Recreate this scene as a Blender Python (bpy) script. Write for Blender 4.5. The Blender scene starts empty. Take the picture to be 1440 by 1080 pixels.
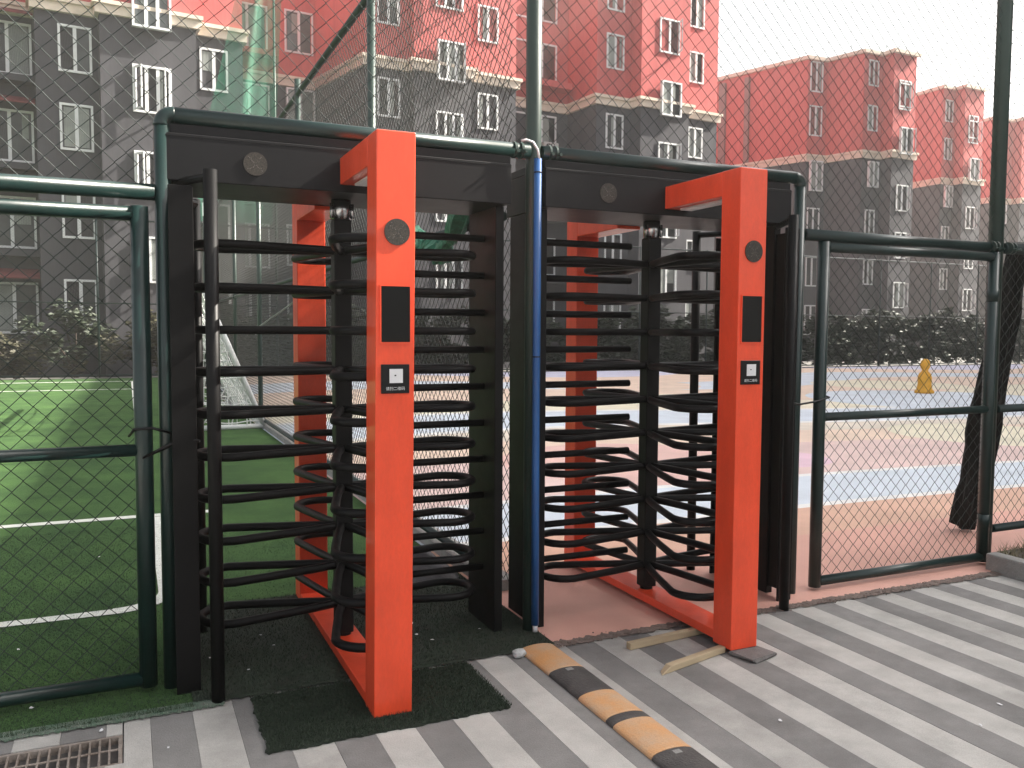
import bpy, bmesh, math, random
from mathutils import Vector, Matrix
random.seed(7)
R = math.radians
scene = bpy.context.scene
COL = scene.collection

# ------------------------------------------------------------------ camera
CAM_H = 1.55
YAW, PITCH, ROLL, FPX = R(24.186), R(3.523), R(0.328), 1205.33
def cam_basis():
    cy, sy, cp, sp = math.cos(YAW), math.sin(YAW), math.cos(PITCH), math.sin(PITCH)
    f = Vector((sy*cp, cy*cp, -sp)); r = Vector((cy, -sy, 0)); u = r.cross(f)
    cr, sr = math.cos(ROLL), math.sin(ROLL)
    return cr*r + sr*u, -sr*r + cr*u, f
cr_, cu_, cf_ = cam_basis()
cam_data = bpy.data.cameras.new('camera')
cam_data.sensor_width = 36; cam_data.lens = 36*FPX/1440
cam_data.clip_start = 0.05; cam_data.clip_end = 3000
cam = bpy.data.objects.new('camera', cam_data)
m = Matrix.Identity(4)
for i in range(3):
    m[i][0] = cr_[i]; m[i][1] = cu_[i]; m[i][2] = -cf_[i]
m.translation = Vector((0, 0, CAM_H))
cam.matrix_world = m
COL.objects.link(cam); scene.camera = cam

# ------------------------------------------------------------------ light
SUN_EL, SUN_PHI = R(38), R(-6)          # phi from +X towards +Y
world = bpy.data.worlds.new('World'); scene.world = world; world.use_nodes = True
wn = world.node_tree; wn.nodes.clear()
sky = wn.nodes.new('ShaderNodeTexSky'); sky.sky_type = 'NISHITA'; sky.sun_disc = False
sky.sun_elevation = SUN_EL; sky.sun_rotation = math.pi/2 - SUN_PHI
sky.air_density = 1.2; sky.dust_density = 6.0; sky.ozone_density = 1.0
hs = wn.nodes.new('ShaderNodeHueSaturation'); hs.inputs['Saturation'].default_value = 0.22
hs.inputs['Value'].default_value = 1.0
bg = wn.nodes.new('ShaderNodeBackground'); bg.inputs['Strength'].default_value = 0.085
wo = wn.nodes.new('ShaderNodeOutputWorld')
wn.links.new(sky.outputs[0], hs.inputs['Color']); wn.links.new(hs.outputs[0], bg.inputs['Color'])
wn.links.new(bg.outputs[0], wo.inputs['Surface'])
sl = bpy.data.lights.new('sun', 'SUN'); sl.energy = 5.0; sl.angle = R(0.4); sl.color = (1.0, 0.93, 0.82)
sun = bpy.data.objects.new('sun', sl); COL.objects.link(sun)
sdir = Vector((math.cos(SUN_EL)*math.cos(SUN_PHI), math.cos(SUN_EL)*math.sin(SUN_PHI), math.sin(SUN_EL)))
sun.rotation_euler = sdir.to_track_quat('Z', 'Y').to_euler()
sun.location = (20, -10, 30)
vs = scene.view_settings
vs.view_transform = 'Standard'; vs.look = 'None'; vs.exposure = 1.93; vs.gamma = 1.0
vs.use_curve_mapping = False
scene.cycles.max_bounces = 6; scene.cycles.transparent_max_bounces = 12
scene.cycles.diffuse_bounces = 3; scene.cycles.glossy_bounces = 3
scene.cycles.caustics_reflective = False; scene.cycles.caustics_refractive = False

# ------------------------------------------------------------------ materials
MATS = {}
def mat(name, col, rough=0.6, metal=0.0, var=0.0, vscale=6.0, col2=None, bump=0.0, bscale=80.0,
        coat=0.0, stretch=None, spec=0.5, fine=0.0, fscale=220.0):
    """Principled material; col blends to col2 (or a darker col) by noise, optional bump and grain."""
    if name in MATS: return MATS[name]
    mt = bpy.data.materials.new(name); mt.use_nodes = True
    nt = mt.node_tree; b = nt.nodes['Principled BSDF']
    b.inputs['Roughness'].default_value = rough; b.inputs['Metallic'].default_value = metal
    b.inputs['Specular IOR Level'].default_value = spec
    if coat: b.inputs['Coat Weight'].default_value = coat; b.inputs['Coat Roughness'].default_value = 0.12
    c = (*col, 1)
    b.inputs['Base Color'].default_value = c
    tc = nt.nodes.new('ShaderNodeTexCoord')
    src = tc.outputs['Object']
    if stretch:
        mp = nt.nodes.new('ShaderNodeMapping'); mp.inputs['Scale'].default_value = stretch
        nt.links.new(src, mp.inputs['Vector']); src = mp.outputs[0]
    out = None
    if var or col2:
        n = nt.nodes.new('ShaderNodeTexNoise'); n.inputs['Scale'].default_value = vscale
        n.inputs['Detail'].default_value = 6; n.inputs['Roughness'].default_value = 0.62
        nt.links.new(src, n.inputs['Vector'])
        rp = nt.nodes.new('ShaderNodeValToRGB')
        rp.color_ramp.elements[0].position = 0.34; rp.color_ramp.elements[1].position = 0.68
        k = 1 - var
        rp.color_ramp.elements[0].color = (*(col2 if col2 else tuple(x*k for x in col)), 1)
        rp.color_ramp.elements[1].color = c
        nt.links.new(n.outputs[0], rp.inputs[0]); out = rp.outputs[0]
        rr = nt.nodes.new('ShaderNodeMapRange'); rr.inputs[3].default_value = min(1, rough+0.12); rr.inputs[4].default_value = max(0.03, rough-0.08)
        nt.links.new(n.outputs[0], rr.inputs[0]); nt.links.new(rr.outputs[0], b.inputs['Roughness'])
    if fine:
        n2 = nt.nodes.new('ShaderNodeTexNoise'); n2.inputs['Scale'].default_value = fscale; n2.inputs['Detail'].default_value = 2
        nt.links.new(src, n2.inputs['Vector'])
        mr = nt.nodes.new('ShaderNodeMapRange'); mr.inputs[1].default_value = 0.3; mr.inputs[2].default_value = 0.7
        mr.inputs[3].default_value = 1-fine; mr.inputs[4].default_value = 1+fine
        nt.links.new(n2.outputs[0], mr.inputs[0])
        mx = nt.nodes.new('ShaderNodeMix'); mx.data_type = 'RGBA'; mx.blend_type = 'MULTIPLY'; mx.inputs[0].default_value = 1
        if out: nt.links.new(out, mx.inputs[6])
        else: mx.inputs[6].default_value = c
        nt.links.new(mr.outputs[0], mx.inputs[7]); out = mx.outputs[2]
    if out: nt.links.new(out, b.inputs['Base Color'])
    if bump:
        n3 = nt.nodes.new('ShaderNodeTexNoise'); n3.inputs['Scale'].default_value = bscale; n3.inputs['Detail'].default_value = 4
        nt.links.new(src, n3.inputs['Vector'])
        bp = nt.nodes.new('ShaderNodeBump'); bp.inputs['Strength'].default_value = bump; bp.inputs['Distance'].default_value = 0.01
        nt.links.new(n3.outputs[0], bp.inputs['Height']); nt.links.new(bp.outputs[0], b.inputs['Normal'])
    MATS[name] = mt
    return mt

ORANGE = mat('orange_paint', (0.92, 0.092, 0.035), 0.34, var=0.17, vscale=7, coat=0.25, spec=0.4, bump=0.03, bscale=60, stretch=(1, 1, .35), fine=0.035, fscale=140)
BLACK = mat('black_powder_coat', (0.0062, 0.006, 0.0065), 0.42, spec=0.16, var=0.35, vscale=9, bump=0.03, bscale=400)
BEAMGREY = mat('dark_grey_sheet_metal', (0.0125, 0.0125, 0.014), 0.45, spec=0.2, var=0.25, vscale=3, bump=0.02, bscale=300)
GREEN = mat('dark_green_fence_paint', (0.0085, 0.028, 0.0255), 0.30, spec=0.55, var=0.35, vscale=7, bump=0.05, bscale=120)
GALV = mat('weathered_pole_paint', (0.034, 0.062, 0.052), 0.36, spec=0.4, var=0.30, vscale=4, stretch=(1, 1, .25), bump=0.04, bscale=90)
WIRE = mat('green_coated_wire', (0.008, 0.020, 0.016), 0.45, var=0.3, vscale=30)
WIREB = mat('dark_coated_wire', (0.022, 0.028, 0.025), 0.5, var=0.3, vscale=30)
CHROME = mat('brushed_steel', (0.65, 0.65, 0.66), 0.22, metal=1.0, var=0.2, vscale=20, stretch=(1, 1, .05))
GLASSB = mat('black_screen_glass', (0.004, 0.0045, 0.005), 0.16, spec=0.25, var=0.2, vscale=3)
PLASTB = mat('black_plastic', (0.006, 0.006, 0.007), 0.38, spec=0.3, var=0.2)
GRILLE = mat('brown_black_grille', (0.030, 0.024, 0.018), 0.5, fine=0.7, fscale=160)
DOT = mat('grille_perforation', (0.32, 0.30, 0.27), 0.4)
WHITEP = mat('white_plastic', (0.78, 0.78, 0.80), 0.35, var=0.08, vscale=15)
BLUE = mat('blue_hose', (0.024, 0.115, 0.34), 0.38, var=0.25, vscale=5, stretch=(1, 1, .3))
WHITEPAINT = mat('white_steel_paint', (0.75, 0.76, 0.75), 0.4, var=0.12)
STRIPL = mat('light_paving', (0.50, 0.485, 0.458), 0.78, var=0.24, vscale=4, bump=0.25, bscale=140, fine=0.12, fscale=260)
STRIPD = mat('dark_paving', (0.232, 0.225, 0.218), 0.76, var=0.26, vscale=4, bump=0.25, bscale=140, fine=0.14, fscale=260)
for m_ in (STRIPL, STRIPD):
    nt = m_.node_tree; b_ = nt.nodes['Principled BSDF']; lk = b_.inputs['Base Color'].links[0]; src = lk.from_socket
    oi = nt.nodes.new('ShaderNodeObjectInfo'); mr = nt.nodes.new('ShaderNodeMapRange'); mr.inputs[3].default_value = .90; mr.inputs[4].default_value = 1.06
    nt.links.new(oi.outputs['Random'], mr.inputs[0])
    tc = nt.nodes.new('ShaderNodeTexCoord'); n_ = nt.nodes.new('ShaderNodeTexNoise'); n_.inputs['Scale'].default_value = 1.1; n_.inputs['Detail'].default_value = 9; n_.inputs['Roughness'].default_value = .7
    nt.links.new(tc.outputs['Object'], n_.inputs['Vector'])
    m2 = nt.nodes.new('ShaderNodeMapRange'); m2.inputs[1].default_value = .40; m2.inputs[2].default_value = .52; m2.inputs[3].default_value = .82; m2.inputs[4].default_value = 1.0
    nt.links.new(n_.outputs[0], m2.inputs[0])
    mm = nt.nodes.new('ShaderNodeMath'); mm.operation = 'MULTIPLY'; nt.links.new(mr.outputs[0], mm.inputs[0]); nt.links.new(m2.outputs[0], mm.inputs[1])
    mx = nt.nodes.new('ShaderNodeMix'); mx.data_type = 'RGBA'; mx.blend_type = 'MULTIPLY'; mx.inputs[0].default_value = 1
    nt.links.new(src, mx.inputs[6]); nt.links.new(mm.outputs[0], mx.inputs[7]); nt.links.new(mx.outputs[2], b_.inputs['Base Color'])
JOINT = mat('paving_joint', (0.13, 0.12, 0.115), 0.9, var=0.4, vscale=12)
CONC = mat('weathered_concrete', (0.33, 0.325, 0.31), 0.85, var=0.3, vscale=7, bump=0.5, bscale=60, fine=0.15)
DIRT = mat('crumbled_dirt', (0.125, 0.095, 0.078), 0.95, col2=(0.22, 0.17, 0.15), vscale=40, bump=0.9, bscale=120)
TURF = mat('green_turf', (0.070, 0.138, 0.044), 0.9, col2=(0.042, 0.086, 0.033), vscale=1.6, spec=0.1, bump=0.7, bscale=350, fine=0.45, fscale=260)
TURF_SHADE = mat('shade_toned_turf', (0.024, 0.040, 0.023), 0.95, col2=(0.034, 0.040, 0.030), vscale=5, bump=0.8, bscale=350, fine=0.5, fscale=260)
MATTURF = mat('dark_mat_turf', (0.017, 0.028, 0.017), 0.95, col2=(0.024, 0.033, 0.022), vscale=9, bump=0.9, bscale=350, fine=0.5, fscale=260)
BLADE = mat('turf_blade', (0.040, 0.076, 0.036), 0.75, col2=(0.024, 0.048, 0.024), vscale=60)
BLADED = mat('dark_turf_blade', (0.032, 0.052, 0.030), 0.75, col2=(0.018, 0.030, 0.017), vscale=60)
LINEW = mat('white_turf_line', (0.74, 0.76, 0.70), 0.85, var=0.15, vscale=30, bump=0.5, bscale=300)
RUBO = mat('orange_rubber', (0.62, 0.315, 0.125), 0.6, col2=(0.52, 0.36, 0.235), vscale=9, bump=0.3, bscale=130, fine=0.10)
RUBB = mat('black_rubber', (0.045, 0.042, 0.042), 0.7, col2=(0.085, 0.078, 0.074), vscale=14, bump=0.35, bscale=130, fine=0.2)
WOOD = mat('raw_batten_wood', (0.50, 0.40, 0.26), 0.7, col2=(0.36, 0.28, 0.18), vscale=10, stretch=(.12, 1, 1), bump=0.25, bscale=60)
RUST = mat('rusty_grate_iron', (0.16, 0.125, 0.10), 0.7, col2=(0.32, 0.28, 0.25), vscale=16, bump=0.4, bscale=100)
PIT = mat('drain_pit_mud', (0.020, 0.017, 0.014), 0.95, var=0.5, vscale=20)
STONE = mat('white_stone', (0.58, 0.60, 0.60), 0.85, var=0.25, vscale=30, bump=0.5, bscale=60)
SLAB = mat('grey_slab', (0.17, 0.16, 0.155), 0.85, var=0.3, vscale=20, bump=0.5, bscale=90, fine=0.2)
YEL = mat('yellow_plastic', (0.80, 0.40, 0.03), 0.5, var=0.2, vscale=8)
TARP = mat('black_tarp', (0.009, 0.010, 0.009), 0.7, spec=0.2, var=0.5, vscale=9, bump=0.5, bscale=30)
NETW = mat('white_net_cord', (0.74, 0.75, 0.73), 0.7)
DARKWALL = mat('dark_grey_render', (0.070, 0.068, 0.078), 0.9, col2=(0.056, 0.055, 0.063), vscale=1.1, stretch=(1, 1, .12), bump=0.15, bscale=30, fine=0.06, fscale=12)
REDWALL = mat('coral_red_render', (0.58, 0.125, 0.118), 0.9, col2=(0.47, 0.098, 0.094), vscale=1.1, stretch=(1, 1, .12), bump=0.15, bscale=30, fine=0.05, fscale=12)
CREAM = mat('cream_moulding', (0.76, 0.65, 0.54), 0.8, var=0.15, vscale=3)
WFRAME = mat('white_window_frame', (0.76, 0.77, 0.78), 0.45, var=0.1)
PANE = mat('window_glass', (0.10, 0.115, 0.115), 0.12, col2=(0.045, 0.05, 0.05), vscale=0.9)
PANEL_C = mat('curtained_glass', (0.33, 0.36, 0.34), 0.25, col2=(0.20, 0.22, 0.21), vscale=2.5, stretch=(6, 6, .5))
PANED = mat('dark_window_glass', (0.022, 0.024, 0.026), 0.10, var=0.4, vscale=1.2)
AWN = mat('dark_red_awning', (0.20, 0.045, 0.045), 0.8, var=0.3, vscale=3)
ACW = mat('ac_casing', (0.62, 0.62, 0.60), 0.5, var=0.15)
LEAFA = mat('hedge_leaf', (0.040, 0.058, 0.030), 0.6, col2=(0.022, 0.032, 0.018), vscale=1.7)
LEAFB = mat('olive_leaf', (0.075, 0.070, 0.030), 0.6, col2=(0.040, 0.038, 0.020), vscale=1.7)
BARK = mat('bark', (0.075, 0.055, 0.042), 0.9, var=0.4, vscale=12, bump=0.5)
DRYG = mat('dry_grass', (0.26, 0.22, 0.14), 0.85, col2=(0.15, 0.14, 0.085), vscale=20)
SOIL = mat('planter_soil', (0.13, 0.11, 0.085), 0.95, var=0.5, vscale=14, bump=0.8, bscale=50)
GROUND = mat('far_ground', (0.20, 0.195, 0.18), 0.9, var=0.25, vscale=0.6, bump=0.2, bscale=8)

def net_material():
    mt = bpy.data.materials.new('green_net'); mt.use_nodes = True; nt = mt.node_tree
    b = nt.nodes['Principled BSDF']; b.inputs['Base Color'].default_value = (0.03, 0.27, 0.16, 1); b.inputs['Roughness'].default_value = 0.6
    tr = nt.nodes.new('ShaderNodeBsdfTransparent'); mx = nt.nodes.new('ShaderNodeMixShader')
    tc = nt.nodes.new('ShaderNodeTexCoord'); n = nt.nodes.new('ShaderNodeTexNoise'); n.inputs['Scale'].default_value = 0.9; n.inputs['Detail'].default_value = 4
    nt.links.new(tc.outputs['Object'], n.inputs['Vector'])
    mr = nt.nodes.new('ShaderNodeMapRange'); mr.inputs[1].default_value = .35; mr.inputs[2].default_value = .65; mr.inputs[3].default_value = .34; mr.inputs[4].default_value = .60
    nt.links.new(n.outputs[0], mr.inputs[0]); nt.links.new(mr.outputs[0], mx.inputs[0])
    nt.links.new(tr.outputs[0], mx.inputs[1]); nt.links.new(b.outputs[0], mx.inputs[2])
    nt.links.new(mx.outputs[0], nt.nodes['Material Output'].inputs[0])
    return mt
NETG = net_material()
NETR = mat('rolled_green_net', (0.025, 0.20, 0.12), 0.65, col2=(0.012, 0.10, 0.06), vscale=25, bump=0.6, bscale=60)

# ------------------------------------------------------------------ mesh helpers
def link(name, me, mt=None, parent=None, loc=(0, 0, 0), rot=(0, 0, 0), smooth=False):
    if mt is not None and not me.materials: me.materials.append(mt)
    if smooth:
        for p in me.polygons: p.use_smooth = True
    o = bpy.data.objects.new(name, me); COL.objects.link(o)
    o.location = loc; o.rotation_euler = rot
    if parent is not None: o.parent = parent
    return o
def bm_mesh(bm, name='mesh'):
    bmesh.ops.recalc_face_normals(bm, faces=bm.faces)
    me = bpy.data.meshes.new(name); bm.to_mesh(me); bm.free(); return me
def add_box(bm, x0, x1, y0, y1, z0, z1, M=None):
    vs = [bm.verts.new(v) for v in ((x0,y0,z0),(x1,y0,z0),(x1,y1,z0),(x0,y1,z0),(x0,y0,z1),(x1,y0,z1),(x1,y1,z1),(x0,y1,z1))]
    if M is not None:
        for v in vs: v.co = M @ v.co
    for f in ((0,3,2,1),(4,5,6,7),(0,1,5,4),(1,2,6,5),(2,3,7,6),(3,0,4,7)): bm.faces.new([vs[i] for i in f])
    return vs
def box(name, x0, x1, y0, y1, z0, z1, mt, parent=None, bevel=0.0, seg=2):
    bm = bmesh.new(); add_box(bm, x0, x1, y0, y1, z0, z1)
    if bevel: bmesh.ops.bevel(bm, geom=bm.edges[:], offset=bevel, segments=seg, affect='EDGES', profile=0.5)
    return link(name, bm_mesh(bm, name), mt, parent)
def add_tube(bm, pts, r, n=10, closed=False, caps=True, up=Vector((0, 0, 1))):
    pts = [Vector(p) for p in pts]; rings = []; N = len(pts)
    rr = r if isinstance(r, (list, tuple)) else [r]*N
    for i, p in enumerate(pts):
        if closed: t = pts[(i+1) % N] - pts[i-1]
        else: t = pts[min(i+1, N-1)] - pts[max(i-1, 0)]
        t.normalize()
        a = t.cross(up)
        if a.length < 1e-3: a = t.cross(Vector((0, 1, 0)))
        a.normalize(); b = a.cross(t)
        rings.append([bm.verts.new(p + rr[i]*(math.cos(2*math.pi*k/n)*a + math.sin(2*math.pi*k/n)*b)) for k in range(n)])
    rng = range(N) if closed else range(N-1)
    for i in rng:
        A, B = rings[i], rings[(i+1) % N]
        for k in range(n): bm.faces.new((A[k], A[(k+1) % n], B[(k+1) % n], B[k]))
    if caps and not closed:
        bm.faces.new(rings[0][::-1]); bm.faces.new(rings[-1])
def tube(name, pts, r, mt, parent=None, n=12, closed=False):
    bm = bmesh.new(); add_tube(bm, pts, r, n, closed)
    me = bm_mesh(bm, name)
    for p in me.polygons: p.use_smooth = len(p.vertices) == 4
    return link(name, me, mt, parent)
def empty(name, loc=(0, 0, 0), rz=0.0):
    o = bpy.data.objects.new(name, None); COL.objects.link(o); o.location = loc; o.rotation_euler = (0, 0, rz); o.empty_display_size = .2
    return o
def tag(o, label=None, cat=None, group=None, kind=None):
    if label: o['label'] = label
    if cat: o['category'] = cat
    if group: o['group'] = group
    if kind: o['kind'] = kind
    return o
def sheet(name, x0, x1, y0, y1, z, mt, parent=None, nx=1, ny=1):
    vs = [(x0+(x1-x0)*i/nx, y0+(y1-y0)*j/ny, z) for j in range(ny+1) for i in range(nx+1)]
    fs = [(j*(nx+1)+i, j*(nx+1)+i+1, (j+1)*(nx+1)+i+1, (j+1)*(nx+1)+i) for j in range(ny) for i in range(nx)]
    me = bpy.data.meshes.new(name); me.from_pydata(vs, [], fs); return link(name, me, mt, parent)

# ------------------------------------------------------------------ ground
g = sheet('ground', -900, 900, -900, 900, -0.10, GROUND); tag(g, kind='structure')
EDGE_Y = 3.70
pav = box('pavement', -14, 5.12, -8, 3.535, -0.095, -0.03, JOINT)   # bed of the paving strips (stops short of the drain)
tag(pav, kind='structure')
bed2 = box('pavement_bed', -0.03, 5.12, 3.535, EDGE_Y+.03, -0.095, -0.03, JOINT, pav)
GX0, GX1, GY0, GY1 = -0.95, -0.045, 3.285, 3.525      # drain opening
W = 0.1575; E0 = 0.055
def strip(x0, x1, y0, y1, dark):
    j = 0.0004
    o = box('paving_strip', x0+j, x1-j, y0, y1, -0.03, random.uniform(-0.0012, 0.0008), STRIPD if dark else STRIPL, pav, 0.0007, 1)
n0 = int((-7 - E0)/W)
for n in range(n0, 33):
    x0 = E0 + n*W; x1 = x0 + W
    if x1 > 5.13: x1 = 5.118
    if x0 > 5.1: break
    dark = (n % 2 == 0)
    if x1 > GX0 and x0 < GX1:
        strip(x0, x1, -6, GY0-.004, dark)
        if x0 < GX0: strip(x0, GX0-.004, GY0-.004, EDGE_Y, dark)
        elif x1 > GX1: strip(GX1+.004, x1, GY0-.004, EDGE_Y, dark)
        if min(x1, GX1) - max(x0, GX0) > .02: strip(max(x0, GX0), min(x1, GX1), GY1+.004, EDGE_Y, dark)
    else: strip(x0, x1, -6, EDGE_Y, dark)

# drain
dr = empty('drain_grate', (0, 0, 0)); tag(dr, 'rusty iron drain grate set in the paving at the bottom left corner', 'drain grate')
box('drain_pit', GX0-.03, GX1+.03, GY0-.03, GY1+.03, -0.35, -0.096, PIT, dr)
bm = bmesh.new()
add_box(bm, GX0, GX1, GY0, GY0+.014, -.04, -.003); add_box(bm, GX0, GX1, GY1-.014, GY1, -.04, -.003)
add_box(bm, GX0, GX0+.014, GY0+.014, GY1-.014, -.04, -.003); add_box(bm, GX1-.014, GX1, GY0+.014, GY1-.014, -.04, -.003)
link('frame', bm_mesh(bm), RUST, dr)
me_bar = None
x = GX1 - .044
while x > GX0 + .02:
    bm = bmesh.new(); add_box(bm, -.0035, .0035, GY0+.014, GY1-.014, -.038, -.005)
    if me_bar is None: me_bar = bm_mesh(bm, 'bar')
    else: bm.free()
    link('bar', me_bar, RUST, dr, (x, 0, 0)); x -= .0335
tube('cross_rod', [(GX0+.014, (GY0+GY1)/2+.01, -.008), (GX1-.014, (GY0+GY1)/2+.01, -.008)], .0045, RUST, dr, 8)

# turf field
turf = sheet('turf_field', -60, 1.90, EDGE_Y-.005, 29.6, 0.010, TURF); tag(turf, kind='structure')
def line(name, x0, x1, y0, y1, z=0.0145): return sheet(name, x0, x1, y0, y1, z, LINEW, turf, max(1, int((x1-x0)/2)), 1)
line('line_marking', -30, 0.62, 7.55, 7.66)
line('line_marking', -30, -0.10, 5.02, 5.11)
line('line_marking', 0.09, 0.20, 9.2, 27.6)
line('line_marking', -30, 0.09, 24.0, 24.12)
line('line_marking', -30, 0.09, 27.6, 27.75)
# corner arc joining the near line
vs_, fs_ = [], []
for i in range(13):
    a = R(-90 + 90*i/12)
    for rr in (0.24, 0.34): vs_.append((-0.10+rr*math.cos(a), 5.36+rr*math.sin(a), 0.0145))
for i in range(12): fs_.append((2*i, 2*i+1, 2*i+3, 2*i+2))
me = bpy.data.meshes.new('corner_arc'); me.from_pydata(vs_, [], fs_); link('corner_arc', me, LINEW, turf)
line('line_marking', 0.14, 0.24, 5.36, 7.54)
# darker turf piece under the left turnstile, its shade put into the colour
ent = sheet('shade_toned_patch', 0.22, 1.895, EDGE_Y-.012, 4.98, 0.0155, TURF_SHADE, turf)
# torn lip of turf along the paving
def ragged(name, x0, x1, y, depth, z, mt, parent, n, amp):
    vs, fs = [], []
    for i in range(n+1):
        x = x0+(x1-x0)*i/n
        vs += [(x, y, z), (x, y-depth-random.uniform(-amp, amp), z-.003-random.random()*.004)]
    for i in range(n): fs.append((2*i, 2*i+1, 2*i+3, 2*i+2))
    me = bpy.data.meshes.new(name); me.from_pydata(vs, [], fs); return link(name, me, mt, parent)
LIP = mat('faded_turf_edge', (0.070, 0.135, 0.085), 0.95, col2=(0.16, 0.19, 0.155), vscale=22, bump=0.8, bscale=200, fine=0.4)
ragged('turf_lip', -6, 0.34, EDGE_Y-.004, .070, .011, LIP, turf, 1400, .010)
ragged('turf_lip', 0.34, 1.86, EDGE_Y-.01, .022, .014, TURF_SHADE, turf, 120, .012)

# coloured court
def court_material():
    mt = bpy.data.materials.new('painted_court'); mt.use_nodes = True; nt = mt.node_tree
    b = nt.nodes['Principled BSDF']; b.inputs['Roughness'].default_value = 0.72
    tc = nt.nodes.new('ShaderNodeTexCoord'); sp = nt.nodes.new('ShaderNodeSeparateXYZ'); nt.links.new(tc.outputs['Object'], sp.inputs[0])
    def M(op, a, bb=None):
        n = nt.nodes.new('ShaderNodeMath'); n.operation = op
        for i, v in enumerate((a, bb)):
            if v is None: continue
            if isinstance(v, (int, float)): n.inputs[i].default_value = v
            else: nt.links.new(v, n.inputs[i])
        return n.outputs[0]
    X, Y = sp.outputs[0], sp.outputs[1]
    wav = M('MULTIPLY', M('SINE', M('ADD', M('MULTIPLY', X, 0.33), -0.35)), M('ADD', M('MULTIPLY', Y, 0.10), -0.42))
    t = M('DIVIDE', M('SUBTRACT', Y, wav), 30.0)
    rp = nt.nodes.new('ShaderNodeValToRGB'); cr = rp.color_ramp; cr.interpolation = 'CONSTANT'
    S = (0.70, 0.385, 0.31); O = (0.68, 0.42, 0.31); WH = (0.80, 0.79, 0.77); BL = (0.62, 0.68, 0.75); PK = (0.70, 0.52, 0.485)
    BG = (0.71, 0.63, 0.53); CRM = (0.77, 0.71, 0.55); PE = (0.76, 0.59, 0.47); LV = (0.58, 0.58, 0.72)
    stops = [(0, S), (4.9, O), (5.62, WH), (5.74, BL), (6.78, WH), (6.9, PK), (9.0, PE), (10.2, BG), (11.35, WH), (11.6, BL), (13.8, WH), (14.0, CRM), (16.2, PE), (20.3, BL), (23.6, PE), (27.4, LV)]
    while len(cr.elements) < len(stops): cr.elements.new(0.5)
    for e, (p, c) in zip(cr.elements, stops): e.position = p/30; e.color = (*c, 1)
    nt.links.new(t, rp.inputs[0])
    # big round patches of other colours
    col = rp.outputs[0]
    for cx, cy, rad, c in ((17.5, 14.3, 3.0, BL), (11.5, 15.8, 2.2, CRM), (7.2, 8.3, 0.75, (0.72, 0.50, 0.58)), (13, 21.5, 2.4, PE), (12.2, 9.0, 1.5, CRM), (21, 19, 2.2, CRM), (5.5, 8.7, 1.6, (0.72, 0.47, 0.42))):
        d = M('SQRT', M('ADD', M('POWER', M('SUBTRACT', X, cx), 2), M('POWER', M('SUBTRACT', Y, cy), 2)))
        k = M('LESS_THAN', d, rad)
        mx = nt.nodes.new('ShaderNodeMix'); mx.data_type = 'RGBA'; nt.links.new(k, mx.inputs[0]); nt.links.new(col, mx.inputs[6]); mx.inputs[7].default_value = (*c, 1); col = mx.outputs[2]
    n = nt.nodes.new('ShaderNodeTexNoise'); n.inputs['Scale'].default_value = 1.4; n.inputs['Detail'].default_value = 7; nt.links.new(tc.outputs['Object'], n.inputs['Vector'])
    mr = nt.nodes.new('ShaderNodeMapRange'); mr.inputs[1].default_value = .3; mr.inputs[2].default_value = .7; mr.inputs[3].default_value = .84; mr.inputs[4].default_value = 1.06
    nt.links.new(n.outputs[0], mr.inputs[0])
    n2 = nt.nodes.new('ShaderNodeTexNoise'); n2.inputs['Scale'].default_value = 260; nt.links.new(tc.outputs['Object'], n2.inputs['Vector'])
    mr2 = nt.nodes.new('ShaderNodeMapRange'); mr2.inputs[3].default_value = .90; mr2.inputs[4].default_value = 1.10; nt.links.new(n2.outputs[0], mr2.inputs[0])
    mx = nt.nodes.new('ShaderNodeMix'); mx.data_type = 'RGBA'; mx.blend_type = 'MULTIPLY'; mx.inputs[0].default_value = 1
    nt.links.new(col, mx.inputs[6]); nt.links.new(M('MULTIPLY', mr.outputs[0], mr2.outputs[0]), mx.inputs[7])
    nt.links.new(mx.outputs[2], b.inputs['Base Color'])
    bp = nt.nodes.new('ShaderNodeBump'); bp.inputs['Strength'].default_value = .25; bp.inputs['Distance'].default_value = .01
    nt.links.new(n2.outputs[0], bp.inputs['Height']); nt.links.new(bp.outputs[0], b.inputs['Normal'])
    return mt
court = sheet('court', 1.905, 60, EDGE_Y+.005, 29.4, 0.006, court_material()); tag(court, kind='structure')
kb = box('divider_kerb', 1.93, 2.10, 4.6, 29.4, 0.0, 0.07, CONC); tag(kb, kind='structure')
# crumbling edge between court and paving
vs_, fs_ = [], []
NN = 220
for i in range(NN+1):
    x = 1.86 + (5.12-1.86)*i/NN
    vs_ += [(x, EDGE_Y+.012+random.uniform(0, .028), .0095), (x, EDGE_Y-.022-random.uniform(0, .03), .0055)]
for i in range(NN): fs_.append((2*i, 2*i+1, 2*i+3, 2*i+2))
me = bpy.data.meshes.new('dirt'); me.from_pydata(vs_, [], fs_)
o = link('dirt_seam', me, DIRT); tag(o, 'crumbled brown dirt along the edge of the pink court', 'dirt', kind='stuff')
bm = bmesh.new()
for i in range(700):
    x = random.uniform(1.9, 5.1); y = EDGE_Y + random.gauss(-.01, .022); s = random.uniform(.0015, .0055)
    M_ = Matrix.Translation((x, y, .008)) @ Matrix.Rotation(random.random()*6, 4, 'Z') @ Matrix.Diagonal((s*random.uniform(.7, 1.6), s, s*.8, 1))
    bmesh.ops.create_icosphere(bm, subdivisions=1, radius=1, matrix=M_)
o = link('dirt_crumbs', bm_mesh(bm), DIRT); tag(o, 'loose grit lying along the court edge', 'grit', kind='stuff')

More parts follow.
